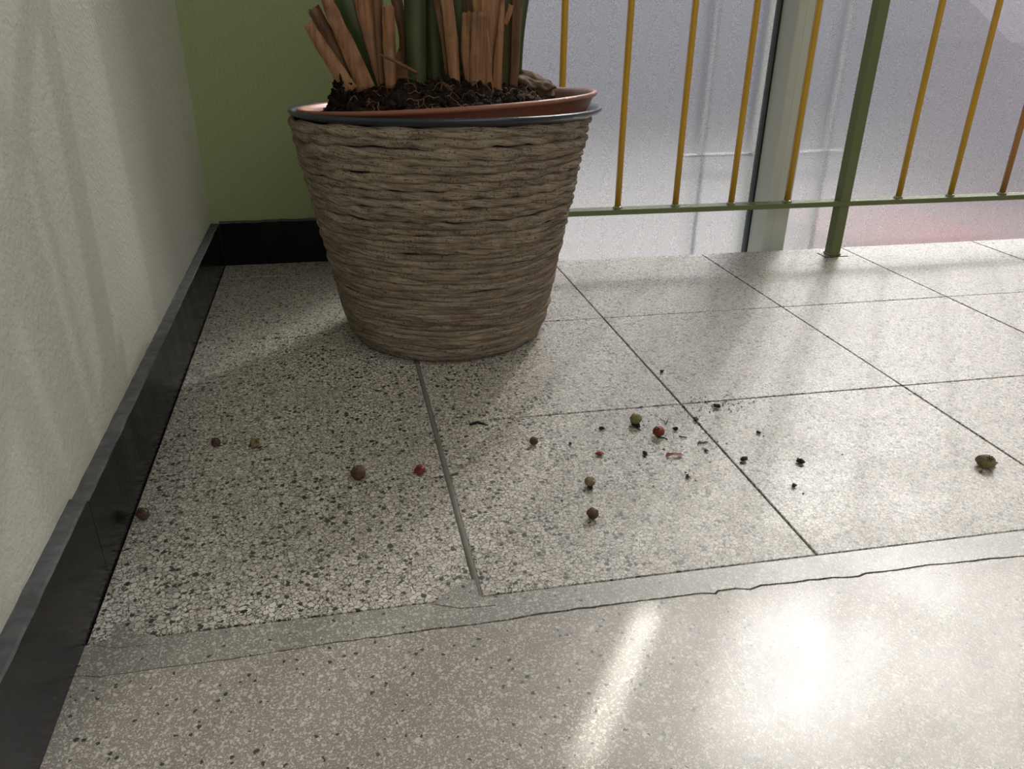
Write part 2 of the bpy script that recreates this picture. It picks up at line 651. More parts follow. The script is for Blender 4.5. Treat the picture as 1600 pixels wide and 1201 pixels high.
M_BERRY_O = mat_plain('olive_berry', (0.285, 0.235, 0.12, 1), 0.7, 0.3, nscale=250, namt=0.8, bump=0.0015, bscale=500, dark=0.4)
M_CRUMB = mat_plain('dark_crumb', (0.022, 0.018, 0.016, 1), 0.9, 0.2, bump=0.001)
M_FLAKE = mat_plain('red_flake', (0.19, 0.030, 0.028, 1), 0.6, 0.3, nscale=400, namt=0.7)
M_LEAF = mat_plain('green_leaf', (0.045, 0.12, 0.03, 1), 0.4, 0.4)
M_PAVE = mat_plain('pale_paving', (0.085, 0.082, 0.080, 1), 0.9, 0.1, nscale=2.0, bscale=30)
M_REDOUT = mat_plain('red_roofing', (0.15, 0.055, 0.055, 1), 0.9, 0.1, nscale=3.0, bscale=20)
M_FACADE = mat_plain('mauve_facade', (0.26, 0.21, 0.24, 1), 0.9, 0.1, nscale=2.0, bscale=20)
M_PALEF = mat_plain('pale_facade', (0.20, 0.20, 0.22, 1), 0.9, 0.1, nscale=0.8, namt=0.4, bscale=20)
M_PALE = mat_plain('pale_outside_bar', (0.4, 0.4, 0.4, 1), 0.8, 0.1)

# ------------------------------------------------------------------ the setting
K = -0.0309572          # the cross joints run very slightly askew to the left wall
ROW = 0.294344
J1 = 0.298051
CRACK = -0.0299
EDGE = 0.8913
BACK = 0.9587
JAMB = 0.345
XR = 3.0
YF = -2.3
ZC = 2.5

floor = bm_obj('floor', box_bm(-0.3, XR + 0.2, YF - 0.1, EDGE - 0.006, -0.16, -0.0045, k=K))
floor.data.materials.append(M_BED)
tag(floor, kind='structure')
fl2 = bm_obj('floor_bed', box_bm(-0.3, JAMB + 0.02, EDGE - 0.006, BACK + 0.05, -0.16, -0.0045, k=K), M_BED, floor)


def tile_piece(u0, u1, v0, v1, g=0.001, gl=None, gr=None, dz=0.0, name='tile', mat=None, top=0.0):
    gl = g if gl is None else gl
    gr = g if gr is None else gr
    u0 += gl
    u1 -= gr
    v0 += g
    v1 -= g
    cx, cv = (u0 + u1) / 2, (v0 + v1) / 2
    cy = cv + K * cx
    bm = bmesh.new()
    vs = []
    for z in (-0.02, top):
        for (u, v) in ((u0, v0), (u1, v0), (u1, v1), (u0, v1)):
            vs.append(bm.verts.new((u - cx, v + K * u - cy, z)))
    fs = [bm.faces.new([vs[i] for i in f]) for f in ((3, 2, 1, 0), (4, 5, 6, 7), (0, 1, 5, 4), (1, 2, 6, 5), (2, 3, 7, 6), (3, 0, 4, 7))]
    es = [e for e in fs[1].edges]
    bmesh.ops.bevel(bm, geom=es, offset=0.0006, segments=2, affect='EDGES')
    o = bm_obj(name, bm, mat or M_TILE, floor)
    o.location = (cx, cy, dz)
    return o


cols = [0.0, J1] + [J1 + 0.300 * i for i in range(1, 10)]
rows = [0.0, ROW, 2 * ROW, 3 * ROW]
for ci in range(len(cols) - 1):
    for ri in range(3):
        v1 = rows[ri + 1]
        if ri == 2 and ci >= 2: v1 = EDGE
        gl = 0.0010
        gr = 0.0010
        if ci == 0: gr = 0.0032
        if ci == 1: gl = 0.0026
        if ri == 2 and ci == 1:
            v1 = EDGE
        tile_piece(cols[ci], cols[ci + 1], rows[ri], v1, gl=gl, gr=gr, dz=random.uniform(-0.0004, 0.0))
tile_piece(0.0, J1, 3 * ROW, BACK, gr=0.002)
tile_piece(J1, JAMB + 0.015, EDGE, BACK, gl=0.002)

# raised grey grout in the wide joint left of the pot
bits = []
n = 60
V = []
F = []
for i in range(n + 1):
    y = -0.008 + (3 * ROW + 0.01) * i / n
    wob = 0.0012 * noise.noise(Vector((y * 14, 0, 3)))
    hw = 0.0030 + 0.0008 * noise.noise(Vector((y * 30, 5, 3)))
    z = -0.0006 + 0.0006 * noise.noise(Vector((y * 40, 9, 1)))
    xc = J1 + 0.0003 + wob
    yy = y + K * J1
    V += [(xc - hw - .001, yy, -0.004), (xc - hw, yy, z - 0.0008), (xc, yy, z), (xc + hw, yy, z - 0.0008), (xc + hw + .001, yy, -0.004)]
    if i:
        b = (i - 1) * 5
        for j in range(4):
            F.append((b + j, b + j + 1, b + j + 6, b + j + 5))
mesh_from('grout_strip', V, F, M_GROUT, floor, smooth=True)

# jagged crack between the patched strip and the landing slab (points along it)
crack_px = [(113, 1056), (160, 1056), (250, 1043), (330, 1033), (430, 1018), (500, 1006), (600, 993), (680, 981),
            (740, 975), (790, 968), (850, 957), (900, 951), (940, 946), (1000, 938), (1060, 931), (1100, 926), (1118, 927),
            (1122, 922), (1150, 919), (1172, 920), (1190, 914), (1240, 909), (1290, 903), (1342, 900), (1352, 895),
            (1400, 890), (1450, 882), (1490, 879), (1540, 873), (1600, 868)]
crack = [at_z(*p) for p in crack_px]
crack = [Vector((p.x, p.y, 0)) for p in crack]
crack[0].x = 0.0
lastx = crack[-1].x
while lastx < XR - 0.1:
    lastx += 0.05
    crack.append(Vector((lastx, CRACK + K * lastx + random.uniform(-0.002, 0.002), 0)))
fine = []
for a, b in zip(crack[:-1], crack[1:]):
    nseg = max(1, int((b - a).length / 0.006))
    for i in range(nseg):
        p = a.lerp(b, i / nseg)
        p.y += 0.0011 * noise.noise(Vector((p.x * 90, 1, 0))) + 0.0006 * noise.noise(Vector((p.x * 320, 4, 0)))
        fine.append(p)
fine.append(crack[-1])


def crack_w(x):
    return 0.0004 + 0.0009 * max(0, min(1, (x - 0.05) / 0.3)) * (0.7 + 0.6 * noise.noise(Vector((x * 25, 7, 2)))) + 0.0003 * noise.noise(Vector((x * 120, 8, 2)))


def ribbon(name, lower, upper, mat, parent, z=0.0, depth=0.02):
    """a slab between two polylines of equal count"""
    n = len(lower)
    V = [(p.x, p.y, z) for p in lower] + [(p.x, p.y, z) for p in upper]
    V += [(p.x, p.y, z - depth) for p in lower] + [(p.x, p.y, z - depth) for p in upper]
    F = []
    for i in range(n - 1):
        F.append((i, i + 1, n + i + 1, n + i))
        F.append((2 * n + i, 2 * n + i + 1, i + 1, i))
        F.append((n + i, n + i + 1, 3 * n + i + 1, 3 * n + i))
    F.append((0, n, 3 * n, 2 * n))
    F.append((n - 1, 3 * n - 1, 4 * n - 1, 2 * n - 1))
    return mesh_from(name, V, F, mat, parent)


lo = [p + Vector((0, crack_w(p.x), 0)) for p in fine]
hi = [Vector((p.x, K * p.x - 0.0006 + 0.0006 * noise.noise(Vector((p.x * 60, 2, 2))), 0)) for p in fine]
ribbon('patch_strip', lo, hi, M_STRIP, floor, z=-0.0003)
# small smears of the patching cement reaching over the tile corners
for (pts, nm) in (([(700, 925), (722, 908), (742, 905), (748, 930), (775, 945), (720, 950), (676, 943)], 'cement_smear'),
                  ([(172, 1000), (180, 978), (196, 972), (196, 988), (240, 992), (262, 1003), (180, 1012), (146, 1006)], 'cement_smear')):
    P = [at_z(*p) for p in pts]
    bm = bmesh.new()
    a = [bm.verts.new((p.x, p.y, 0.0003)) for p in P]
    b = [bm.verts.new((p.x, p.y, -0.002)) for p in P]
    bm.faces.new(a)
    for i in range(len(P)):
        j = (i + 1) % len(P)
        bm.faces.new((a[i], b[i], b[j], a[j]))
    bm_obj(nm, bm, M_STRIP, floor)
up = [p - Vector((0, crack_w(p.x), 0)) for p in fine]
dn = [Vector((p.x, YF, 0)) for p in fine]
ribbon('landing_slab', dn, up, M_SLAB, floor, z=-0.0002)

# walls, ceiling
WT = -0.013


def wall_grid(name, p0, pu, pv, nu, nv, mat, thick):
    V = []
    for j in range(nv + 1):
        for i in range(nu + 1):
            V.append(p0 + pu * (i / nu) + pv * (j / nv))
    F = [(j * (nu + 1) + i, j * (nu + 1) + i + 1, (j + 1) * (nu + 1) + i + 1, (j + 1) * (nu + 1) + i) for j in range(nv) for i in range(nu)]
    n0 = len(V)
    V += [p0 + thick, p0 + pu + thick, p0 + pu + pv + thick, p0 + pv + thick]
    F.append((n0 + 3, n0 + 2, n0 + 1, n0))
    c = [0, nu, nv * (nu + 1) + nu, nv * (nu + 1)]
    for a in range(4):
        b = (a + 1) % 4
        F.append((c[a], n0 + a, n0 + b, c[b]))
    return mesh_from(name, V, F, mat)


wl = wall_grid('wall_left', Vector((WT, YF, 0)), Vector((0, 3.40, 0)), Vector((0, 0, ZC)), 4, 4, M_WALL, Vector((-0.15, 0, 0)))
tag(wl, kind='structure')
wb = bm_obj('wall_back', box_bm(WT, JAMB, BACK + 0.010, BACK + 0.16, -0.1, ZC, k=K), M_GREEN)
tag(wb, kind='structure')
wr = bm_obj('wall_right', box_bm(XR, XR + 0.15, YF, 0.96, 0, ZC), M_WHITE)
tag(wr, kind='structure')
wf = bm_obj('wall_front', box_bm(-0.15, XR + 0.15, YF - 0.15, YF, 0, ZC), M_WHITE)
tag(wf, kind='structure')
ce = bm_obj('ceiling', box_bm(-0.15, XR + 0.15, YF - 0.15, 1.15, ZC, ZC + 0.12), M_WHITE)
tag(ce, kind='structure')


# baseboards, piece by piece
def base_piece(parent, pts_a, pts_b, ztop, thick_vec, name='baseboard_tile'):
    """pts from a to b along the foot; the wall lies at +thick_vec"""
    n = max(12, int((pts_b - pts_a).length / 0.009))
    V = []
    F = []
    mi = []
    for i in range(n + 1):
        p = pts_a.lerp(pts_b, i / n)
        s = p.x * 31 + p.y * 37
        jit = 0.0010 * noise.noise(Vector((s * 1.3, 3, 1))) + 0.0007 * noise.noise(Vector((s * 6, 3, 1)))
        out = -thick_vec.normalized() * (0.0006 * noise.noise(Vector((s * 0.8, 8, 1))))
        z = ztop + jit
        V += [p + Vector((0, 0, -0.004)), p + out + Vector((0, 0, z - 0.0016)),
              p + thick_vec * 0.12 + Vector((0, 0, z)), p + thick_vec + Vector((0, 0, z + 0.0004)),
              p + thick_vec + Vector((0, 0, -0.004))]
        if i:
            b = (i - 1) * 5
            for j in range(4):
                F.append((b + j, b + j + 1, b + j + 6, b + j + 5))
                mi.append(1 if j in (1, 2) else 0)
    F.append((4, 3, 2, 1, 0))
    F.append(tuple(n * 5 + j for j in range(5)))
    mi += [0, 0]
    return mesh_from(name, V, F, [M_BASE, M_BASETOP], parent, midx=mi)


bl = bm_obj('baseboard_left', box_bm(WT, WT + 0.004, YF, BACK - 0.005, 0.0, 0.070), M_BED)
tag(bl, kind='structure')
tv = Vector((WT, 0, 0))
for (a, b, zt) in ((BACK, 0.0766, 0.0780), (0.0758, -0.60, 0.0805), (-0.602, -1.2, 0.081), (-1.202, YF, 0.081)):
    base_piece(bl, Vector((0.0, a, 0)), Vector((0.0, b, 0)), zt, tv)
bb = bm_obj('baseboard_back', box_bm(0.001, JAMB - 0.002, BACK + 0.004, BACK + 0.010, 0.0, 0.070, k=K), M_BED)
tag(bb, kind='structure')
base_piece(bb, Vector((0.0005, BACK, 0)), Vector((JAMB, BACK + K * JAMB, 0)), 0.079, Vector((0, 0.0105, 0)))

# ------------------------------------------------------------------ curtain wall: mullions, gaskets, frosted panes
GY = 0.9626 - K * 1.05
MX0, MX1 = 1.050, 1.098
MY = 0.9000 - K * 1.05


def bx(name, x0, x1, y0, y1, z0, z1, mat, parent=None, bevel=0.0):
    return bm_obj(name, box_bm(x0, x1, y0, y1, z0, z1, bevel=bevel, k=K), mat, parent)


def mullion(name, x0, x1):
    o = bx(name, x0, x1, MY, GY + 0.05, -0.9, ZC, M_ALU, bevel=0.0015)
    tag(o, kind='structure')
    g = bx('gasket', x0 - 0.0095, x0 - 0.0028, GY - 0.006, GY + 0.004, -0.9, ZC, M_GASKET, o, 0.001)
    bx('gasket_edge', x0 - 0.0028, x0, GY - 0.006, GY + 0.004, -0.9, ZC, M_GASKETD, o)
    bx('cover_cap', x0 + 0.016, x0 + 0.0172, MY - 0.0006, MY + 0.003, -0.9, ZC, M_ALU, o)
    return o


mullion('trim_1', MX0, MX1)
mullion('trim_2', 2.02, 2.07)
jm = bx('trim_3', JAMB, JAMB + 0.03, GY - 0.03, GY + 0.05, -0.9, ZC, M_ALU, bevel=0.001)
tag(jm, kind='structure')
tr = bx('trim_4', MX1, 2.02, GY - 0.02, GY + 0.03, 0.945, 0.975, M_ALU, bevel=0.001)
tag(tr, kind='structure')


def pane(n, x0, x1, z0, z1):
    o = bx('window_%d' % n, x0, x1, GY, GY + 0.006, z0, z1, [M_GLASS, M_CLEAR])
    tag(o, kind='structure')
    # the inner face is frosted, the outer one polished
    for p in o.data.polygons:
        p.material_index = 0 if p.normal.y < -0.5 else 1
    return o


mc = NT('polished_glass')
tp = mc.n('BsdfTransparent')
tp.inputs['Color'].default_value = (0.95, 0.97, 0.97, 1)
mc.l(tp.outputs[0], mc.out.inputs['Surface'])
M_CLEAR = mc.m
pane(1, JAMB + 0.03, MX0 - 0.0005, -0.9, ZC)
pane(2, MX1, 2.02, -0.9, 0.945)
# the two upper sashes stand a crack apart
pane(3, MX1, 1.197, 0.975, ZC)
pane(4, 1.212, 2.02, 0.975, ZC)
pane(5, 2.07, XR, -0.9, ZC)

# ------------------------------------------------------------------ outside
gr = bm_obj('pavement_outside', box_bm(-20, 40, 1.3, 60, -1.3, -1.2), M_PAVE)
tag(gr, kind='structure')


def house(name, label, cx, cy, wx, wy, h, mat, roofmat, z0=-1.2):
    e = empty(name, (cx, cy, z0))
    tag(e, label, 'building')
    bm_obj('facade', box_bm(-wx / 2, wx / 2, -wy / 2, wy / 2, 0, h), mat, e)
    bm = bmesh.new()
    a = [bm.verts.new(p) for p in ((-wx / 2 - .2, -wy / 2 - .2, h), (wx / 2 + .2, -wy / 2 - .2, h), (wx / 2 + .2, wy / 2 + .2, h), (-wx / 2 - .2, wy / 2 + .2, h),
                                   (-wx / 2 - .2, 0, h + wy * .3), (wx / 2 + .2, 0, h + wy * .3))]
    for f in ((0, 1, 5, 4), (2, 3, 4, 5), (3, 0, 4), (1, 2, 5), (3, 2, 1, 0)):
        bm.faces.new([a[i] for i in f])
    bm_obj('roof', bm, roofmat, e)
    return e


house('low_building', 'mauve building blurred behind the frosted glass on the right', 9.5, 8.5, 4.5, 3.0, 1.35, M_FACADE, M_FACADE)
sh = bm_obj('red_canopy', box_bm(-0.42, 0.42, -0.35, 0.35, 0.0, 0.22, bevel=0.02), M_REDOUT)
sh.location = (2.95, 3.0, -0.78)
tag(sh, 'dull red patch of roofing blurred low behind the right frosted pane', 'roof')
house('far_building', 'pale building across the street blurred behind the frosted glass', 9.0, 17.0, 34.0, 4.0, 5.2, M_PALEF, M_FACADE)
lat = empty('outer_frame', (0, 1.01, 0))
tag(lat, 'faint pale frame lines blurred just behind the frosted glass', 'frame')
for x in (0.945, 1.225):
    o = bm_obj('upright', box_bm(x - 0.0025, x + 0.0025, -0.005, 0.005, -0.3, 1.2), M_PALE, lat)
o = bm_obj('crossbar', box_bm(0.90, 1.26, -0.012, -0.005, 0.161, 0.166), M_PALE, lat)

# ------------------------------------------------------------------ railing
rail = empty('railing', (1.152, 0.812, 0))
tag(rail, 'green steel railing with slim yellow balusters in front of the frosted glass', 'railing')
RY = 0.812 - K * 1.152


def rbx(name, x0, x1, y0, y1, z0, z1, mat, bevel=0.0):
    o = bm_obj(name, box_bm(x0, x1, y0, y1, z0, z1, bevel=bevel, k=K), mat, rail)
    o.location = -rail.location
    return o


rbx('bottom_rail', JAMB, 2.95, RY - 0.013, RY + 0.013, 0.0970, 0.1062, M_RAIL, 0.0008)
rbx('top_rail', JAMB, 2.95, RY - 0.015, RY + 0.015, 0.985, 1.0, M_RAIL, 0.001)
for xp in (1.151, 2.281):
    p = rbx('post', xp - 0.0105, xp + 0.0105, RY - 0.0105, RY + 0.0105, 0.0005, 0.985, M_RAIL, 0.0012)
    q = bm_obj('base_collar', box_bm(xp - 0.012, xp + 0.012, RY - 0.012, RY + 0.012, 0.0002, 0.0035, bevel=0.001, k=K), M_RAIL, p)
    s = bm_obj('floor_slot', box_bm(xp - 0.024, xp + 0.024, RY - 0.0175, RY - 0.0160, -0.0008, 0.0006, k=K), M_BED, p)
    s = bm_obj('floor_slot', box_bm(xp - 0.0245, xp - 0.0230, RY - 0.0175, RY + 0.012, -0.0008, 0.0006, k=K), M_BED, p)
bxs = [0.486, 0.594, 0.704, 0.814, 0.9235, 1.036, 1.269, 1.382, 1.498, 1.61, 1.72, 1.83, 1.94, 2.05, 2.16, 2.40, 2.51, 2.62, 2.73, 2.84]
for i, x in enumerate(bxs):
    y = RY + K * x
    pth = [Vector((x, y, 0.106 + 0.879 * t / 6)) for t in range(7)]
    pth = [p + Vector((0.0006 * noise.noise(Vector((x * 9, p.z * 5, 0))), 0, 0)) for p in pth]
    v, f = tube_arrays(pth, [0.0057] * 7, 14)
    o = mesh_from('baluster', v, f, M_YELLOW if x < 1.45 else M_ORANGE, rail, smooth=True)
    o.location = -rail.location
    if x >= 1.45: o['label'] = 'worn orange-brown baluster'
    # weld bead
    v, f = tube_arrays([Vector((x, y, 0.1055)), Vector((x, y, 0.1075)), Vector((x, y, 0.1092)), Vector((x, y, 0.1105))], [0.0088, 0.0085, 0.0072, 0.0056], 12)
    v = [p + Vector((noise.noise(p * 300), noise.noise(p * 310 + Vector((5, 5, 5))), 0)) * 0.0008 for p in v]
    w_ = mesh_from('weld', v, f, M_RAIL, o, smooth=True)

# ------------------------------------------------------------------ basket planter
PC = Vector((0.357, 0.583, 0))
basket = empty('basket_planter', PC)
tag(basket, 'large round planter wound with twisted brown paper rope, standing by the corner', 'planter')


def prof(z):
    pts = [(0.0, 0.126), (0.008, 0.136), (0.02, 0.1435), (0.045, 0.150), (0.10, 0.159), (0.16, 0.1700), (0.22, 0.1815), (0.27, 0.1905), (0.30, 0.1945)]
    for (a, ra), (b, rb) in zip(pts[:-1], pts[1:]):
        if z <= b:
            t = (z - a) / (b - a)
            return ra + (rb - ra) * t
    return pts[-1][1]


v, f = lathe([(0.001, 0.004), (prof(0) - 0.006, 0.004)] + [(prof(z) - 0.0065, z) for z in np.linspace(0.01, 0.288, 12)] +
             [(prof(z) - 0.0095, z) for z in np.linspace(0.288, 0.012, 6)] + [(0.001, 0.010)], 96)
mesh_from('basket_wall', v, f, M_CORE, basket, smooth=True)


def fractal1(x, y, seed, per):
    """periodic 1-D-ish noise: go round a circle"""
    a = 2 * math.pi * x
    return noise.noise(Vector((math.cos(a) * per, math.sin(a) * per, y + seed * 7.7)))


random.seed(21)
NSEG = 440
NR = 14
z = 0.0045
ci = 0
TH = [2 * math.pi * i / NSEG for i in range(NSEG)]
coils = []
while z < 0.297:
    up = z / 0.29
    a = (0.0036 if up < 0.5 else (0.0043 if up < 0.72 else 0.0052)) * random.uniform(0.82, 1.22)
    if up > 0.9: a *= 1.08
    coils.append((z, a))
    z += 2 * a * (0.80 + 0.14 * up)
ZS = 0.2965 / coils[-1][0]
coils = [(q * ZS, a_) for q, a_ in coils]
for ci, (zc, a) in enumerate(coils):
    m_turn = random.choice([17, 20, 23, 26]) if zc > 0.16 else random.choice([9, 11, 13])
    ply = random.choice([2, 3, 3])
    depth = 0.36 if zc > 0.16 else 0.26
    V = np.empty((NSEG * NR, 3))
    ph0 = random.uniform(0, 6.28)
    for i, th in enumerate(TH):
        u = i / NSEG
        cm = 0.0030 * fractal1(u, zc * 9, 1, 1.2) + 0.0011 * fractal1(u, ci * 0.4, 2, 4.0)
        own = 0.0022 * fractal1(u, ci * 3.1, 3, 2.2) + 0.0009 * fractal1(u, ci * 5.1, 4, 7.0)
        fade = min(1, zc / 0.015) * min(1, max(0.25, (0.305 - zc) / 0.02))
        zz = zc + (cm + own) * fade - 0.0085 * (zc / 0.3) ** 2 * math.sin(th)
        rr = prof(max(0, min(0.3, zz))) - a * 0.55 + 0.0026 * fractal1(u, ci * 2.3, 5, 3.0)
        aa = a * (1 + 0.32 * fractal1(u, ci * 1.7, 6, 5.0) + 0.14 * fractal1(u, ci * 1.9, 9, 16.0))
        tw = m_turn * th + 2.2 * fractal1(u, ci * 2.9, 7, 2.5) + ph0
        ct, st = math.cos(th), math.sin(th)
        for j in range(NR):
            phi = 2 * math.pi * j / NR
            s = 1 - depth * abs(math.cos((phi * ply + tw) / 2)) ** 3.0 + 0.10
            er = aa * 1.02 * s
            r_ = rr + math.cos(phi) * er
            V[i * NR + j] = (r_ * ct, r_ * st, max(0.0008, zz + math.sin(phi) * aa * (1.22 - 0.08 * min(1, zc / 0.3)) * s))
    F = []
    for i in range(NSEG):
        i2 = (i + 1) % NSEG
        for j in range(NR):
            j2 = (j + 1) % NR
            F.append((i * NR + j, i2 * NR + j, i2 * NR + j2, i * NR + j2))
    me = bpy.data.meshes.new('rope_coil')
    me.from_pydata(V.tolist(), [], F)
    me.polygons.foreach_set('use_smooth', [True] * len(F))
    uvl = me.uv_layers.new(name='UVMap')
    uvs = []
    for i in range(NSEG):
        for j in range(NR):
            tw0 = m_turn * 0.16
            for (ii, jj) in ((i, j), (i + 1, j), (i + 1, j + 1), (i, j + 1)):
                uu = ii / NSEG
                uvs += [uu, jj / NR * 3 + uu * m_turn * 0.5]
    uvl.data.foreach_set('uv', uvs)
    link_mesh('rope_coil', me, M_ROPE, basket)

# dark plastic cachepot whose flange shows above the rope
liner = empty('dark_pot', PC + Vector((0.008, 0, 0.30)))
tag(liner, 'dark blue plastic pot whose flared rim shows above the rope basket', 'pot')
R0 = 0.2045
pr = [(0.130, -0.27), (0.174, -0.03), (0.1800, -0.020), (0.1840, -0.004), (0.191, 0.002), (0.2005, 0.0055), (0.2042, 0.0085), (0.2047, 0.0115),
      (0.2030, 0.0130), (0.198, 0.0112), (0.190, 0.0085), (0.1820, 0.002), (0.170, -0.05), (0.126, -0.264)]
v, f = lathe(pr + [(0.001, -0.264)], 128)
lo_ = mesh_from('flared_wall', v, f, M_LINER, liner, smooth=True)
liner.rotation_euler = (math.radians(-2.4), 0, 0)

# terracotta grow pot, tilted inside it
TP = PC + Vector((0.010, 0, 0.3190))
terra = empty('terracotta_pot', TP)
tag(terra, 'reddish terracotta coloured grow pot sitting tilted inside the dark pot', 'pot')
terra.rotation_euler = (math.radians(-3.2), math.radians(-2.9), 0)
pr = [(0.114, -0.25), (0.166, -0.040), (0.1740, -0.030), (0.1870, -0.012), (0.1905, -0.0035), (0.1940, -0.0025), (0.1962, 0.000), (0.1955, 0.0028),
      (0.1925, 0.0034), (0.1880, 0.0015), (0.1850, -0.004), (0.1810, -0.016), (0.172, -0.060)]
v, f = lathe(pr, 128)
mesh_from('pot_wall', v, f, M_TERRA, terra, smooth=True)

# soil: a rough mound with crumbs
NS = 90
V = []
F = []
rs = 0.180


def soil_h(x, y):
    r = math.hypot(x, y) / rs
    h = -0.022 + 0.046 * max(0, 1 - (((x + 0.030) / 0.168) ** 2 + ((y + 0.005) / 0.165) ** 2)) ** 0.8
    p = Vector((x, y, 0))
    h += 0.010 * noise.noise(p * 28) + 0.006 * noise.noise(p * 75) + 0.004 * noise.noise(p * 170)
    h -= 0.012 * max(0, r - 0.85) / 0.15
    return h


idx = {}
for i in range(NS + 1):
    for j in range(NS + 1):
        x = (i / NS * 2 - 1) * rs
        y = (j / NS * 2 - 1) * rs
        if math.hypot(x, y) <= rs:
            idx[i, j] = len(V)
            V.append((x, y, soil_h(x, y)))
for i in range(NS):
    for j in range(NS):
        q = [(i, j), (i + 1, j), (i + 1, j + 1), (i, j + 1)]
        if all(k in idx for k in q):
            F.append(tuple(idx[k] for k in q))
ico = bmesh.new()
bmesh.ops.create_icosphere(ico, subdivisions=1, radius=1)
IV = [v.co.copy() for v in ico.verts]
IF = [tuple(v.index for v in f.verts) for f in ico.faces]
ico.free()
parts = [([Vector(p) for p in V], F)]
for k in range(1500):
    r = rs * 0.97 * math.sqrt(random.random())
    t = random.uniform(0, 6.283)
    x, y = r * math.cos(t), r * math.sin(t)
    s = random.uniform(0.0012, 0.0050) * (1 if random.random() < .85 else 1.6)
    e = Euler((random.random() * 6, random.random() * 6, random.random() * 6)).to_matrix()
    c = Vector((x, y, soil_h(x, y) + s * 0.5))
    sx, sy, sz = s * random.uniform(.6, 1.6), s * random.uniform(.6, 1.2), s * random.uniform(.5, 1)
    parts.append(([c + e @ Vector((q.x * sx, q.y * sy, q.z * sz)) * (1 + 0.5 * noise.noise(q * 3 + Vector((k, 0, 0)))) for q in IV], IF))
# flaky clump at the left rim
for k in range(150):
    x = -0.140 + random.gauss(0, 0.013)
    y = -0.035 + random.gauss(0, 0.02)
    zz = max(soil_h(x, y), -0.02) + random.random() * 0.034 * max(0, 1 - abs(x + 0.138) / 0.02)
    s = random.uniform(0.002, 0.007)
    e = Euler((random.random() * 6, random.random() * 6, random.random() * 6)).to_matrix()
    parts.append(([Vector((x, y, zz)) + e @ Vector((q.x * s * 1.4, q.y * s * .7, q.z * s * .25)) for q in IV], IF))
v, f = join_arrays(parts)
soil = mesh_from('soil', v, f, M_SOIL, terra)
soil['kind'] = 'stuff'
parts = []
for k in range(230):
    r = rs * 0.9 * math.sqrt(random.random())
    t = random.uniform(0, 6.283)
    x, y = r * math.cos(t), r * math.sin(t)
    d = random.uniform(0, 6.28)
    path = []
    h0 = random.uniform(0.002, 0.007)
    for i in range(9):
        path.append(Vector((x, y, soil_h(x, y) + h0 * math.sin(math.pi * i / 8) + 0.0005)))
        d += random.uniform(-0.9, 0.9)
        st = random.uniform(0.002, 0.0048)
        x += math.cos(d) * st
        y += math.sin(d) * st
    if math.hypot(x, y) < rs * .97:
        parts.append(tube_arrays(path, [random.uniform(0.00035, 0.0008)] * 9, 5))
v, f = join_arrays(parts)
ro = mesh_from('root_fibres', v, f, M_ROOT, terra, smooth=True)
ro['kind'] = 'stuff'

# ------------------------------------------------------------------ the plant
plant = empty('potted_plant', PC + Vector((0, 0, 0.32)))
tag(plant, 'tall green plant with thick stalks and cut-back dry brown leaf sheaths in the basket planter', 'plant')
OFF = -plant.location


def stalk(pts, widths, depth_ratio=0.7, mat=None, name='stalk', keel=0.25, y=0.58, yy=None):
    """pts: (px,py) or Vectors; widths in px at the plane"""
    P = []
    for i, p in enumerate(pts):
        if isinstance(p, Vector):
            P.append(p)
        else:
            P.append(at_y(p[0], p[1], (yy[i] if yy else y)))
    # resample
    Q = []
    W = []
    for i in range(len(P) - 1):
        for k in range(6):
            t = k / 6
            Q.append(P[i].lerp(P[i + 1], t))
            W.append(widths[i] * (1 - t) + widths[i + 1] * t)
    Q.append(P[-1])
    W.append(widths[-1])
    for _ in range(3):
        Q = [Q[0]] + [(Q[i - 1] + Q[i] * 2 + Q[i + 1]) / 4 for i in range(1, len(Q) - 1)] + [Q[-1]]
    V = []
    F = []
    seg = 20
    px = 0.000905
    for i, p in enumerate(Q):
        t = (Q[min(i + 1, len(Q) - 1)] - Q[max(0, i - 1)]).normalized()
        u = Vector((1, 0, 0))
        u = (u - t * u.dot(t)).normalized()
        vv = u.cross(t)
        hw = W[i] * px / 2
        for j in range(seg):
            a = 2 * math.pi * j / seg
            c, s = math.cos(a), math.sin(a)
            rr = 1 + (keel * max(0, -s) ** 6) - 0.10 * max(0, -s * (1 - abs(c) * 1.2)) ** 2
            V.append(p + u * (c * hw) - vv * (s * hw * depth_ratio * -rr))
    for i in range(len(Q) - 1):
        for j in range(seg):
            a = i * seg + j
            b = i * seg + (j + 1) % seg
            F.append((a, b, b + seg, a + seg))
    F.append(tuple(reversed(range(seg))))
    F.append(tuple(range((len(Q) - 1) * seg, len(Q) * seg)))
    o = mesh_from(name, V, F, mat or M_STEM, plant, smooth=True)
    o.location = OFF
    return o, Q


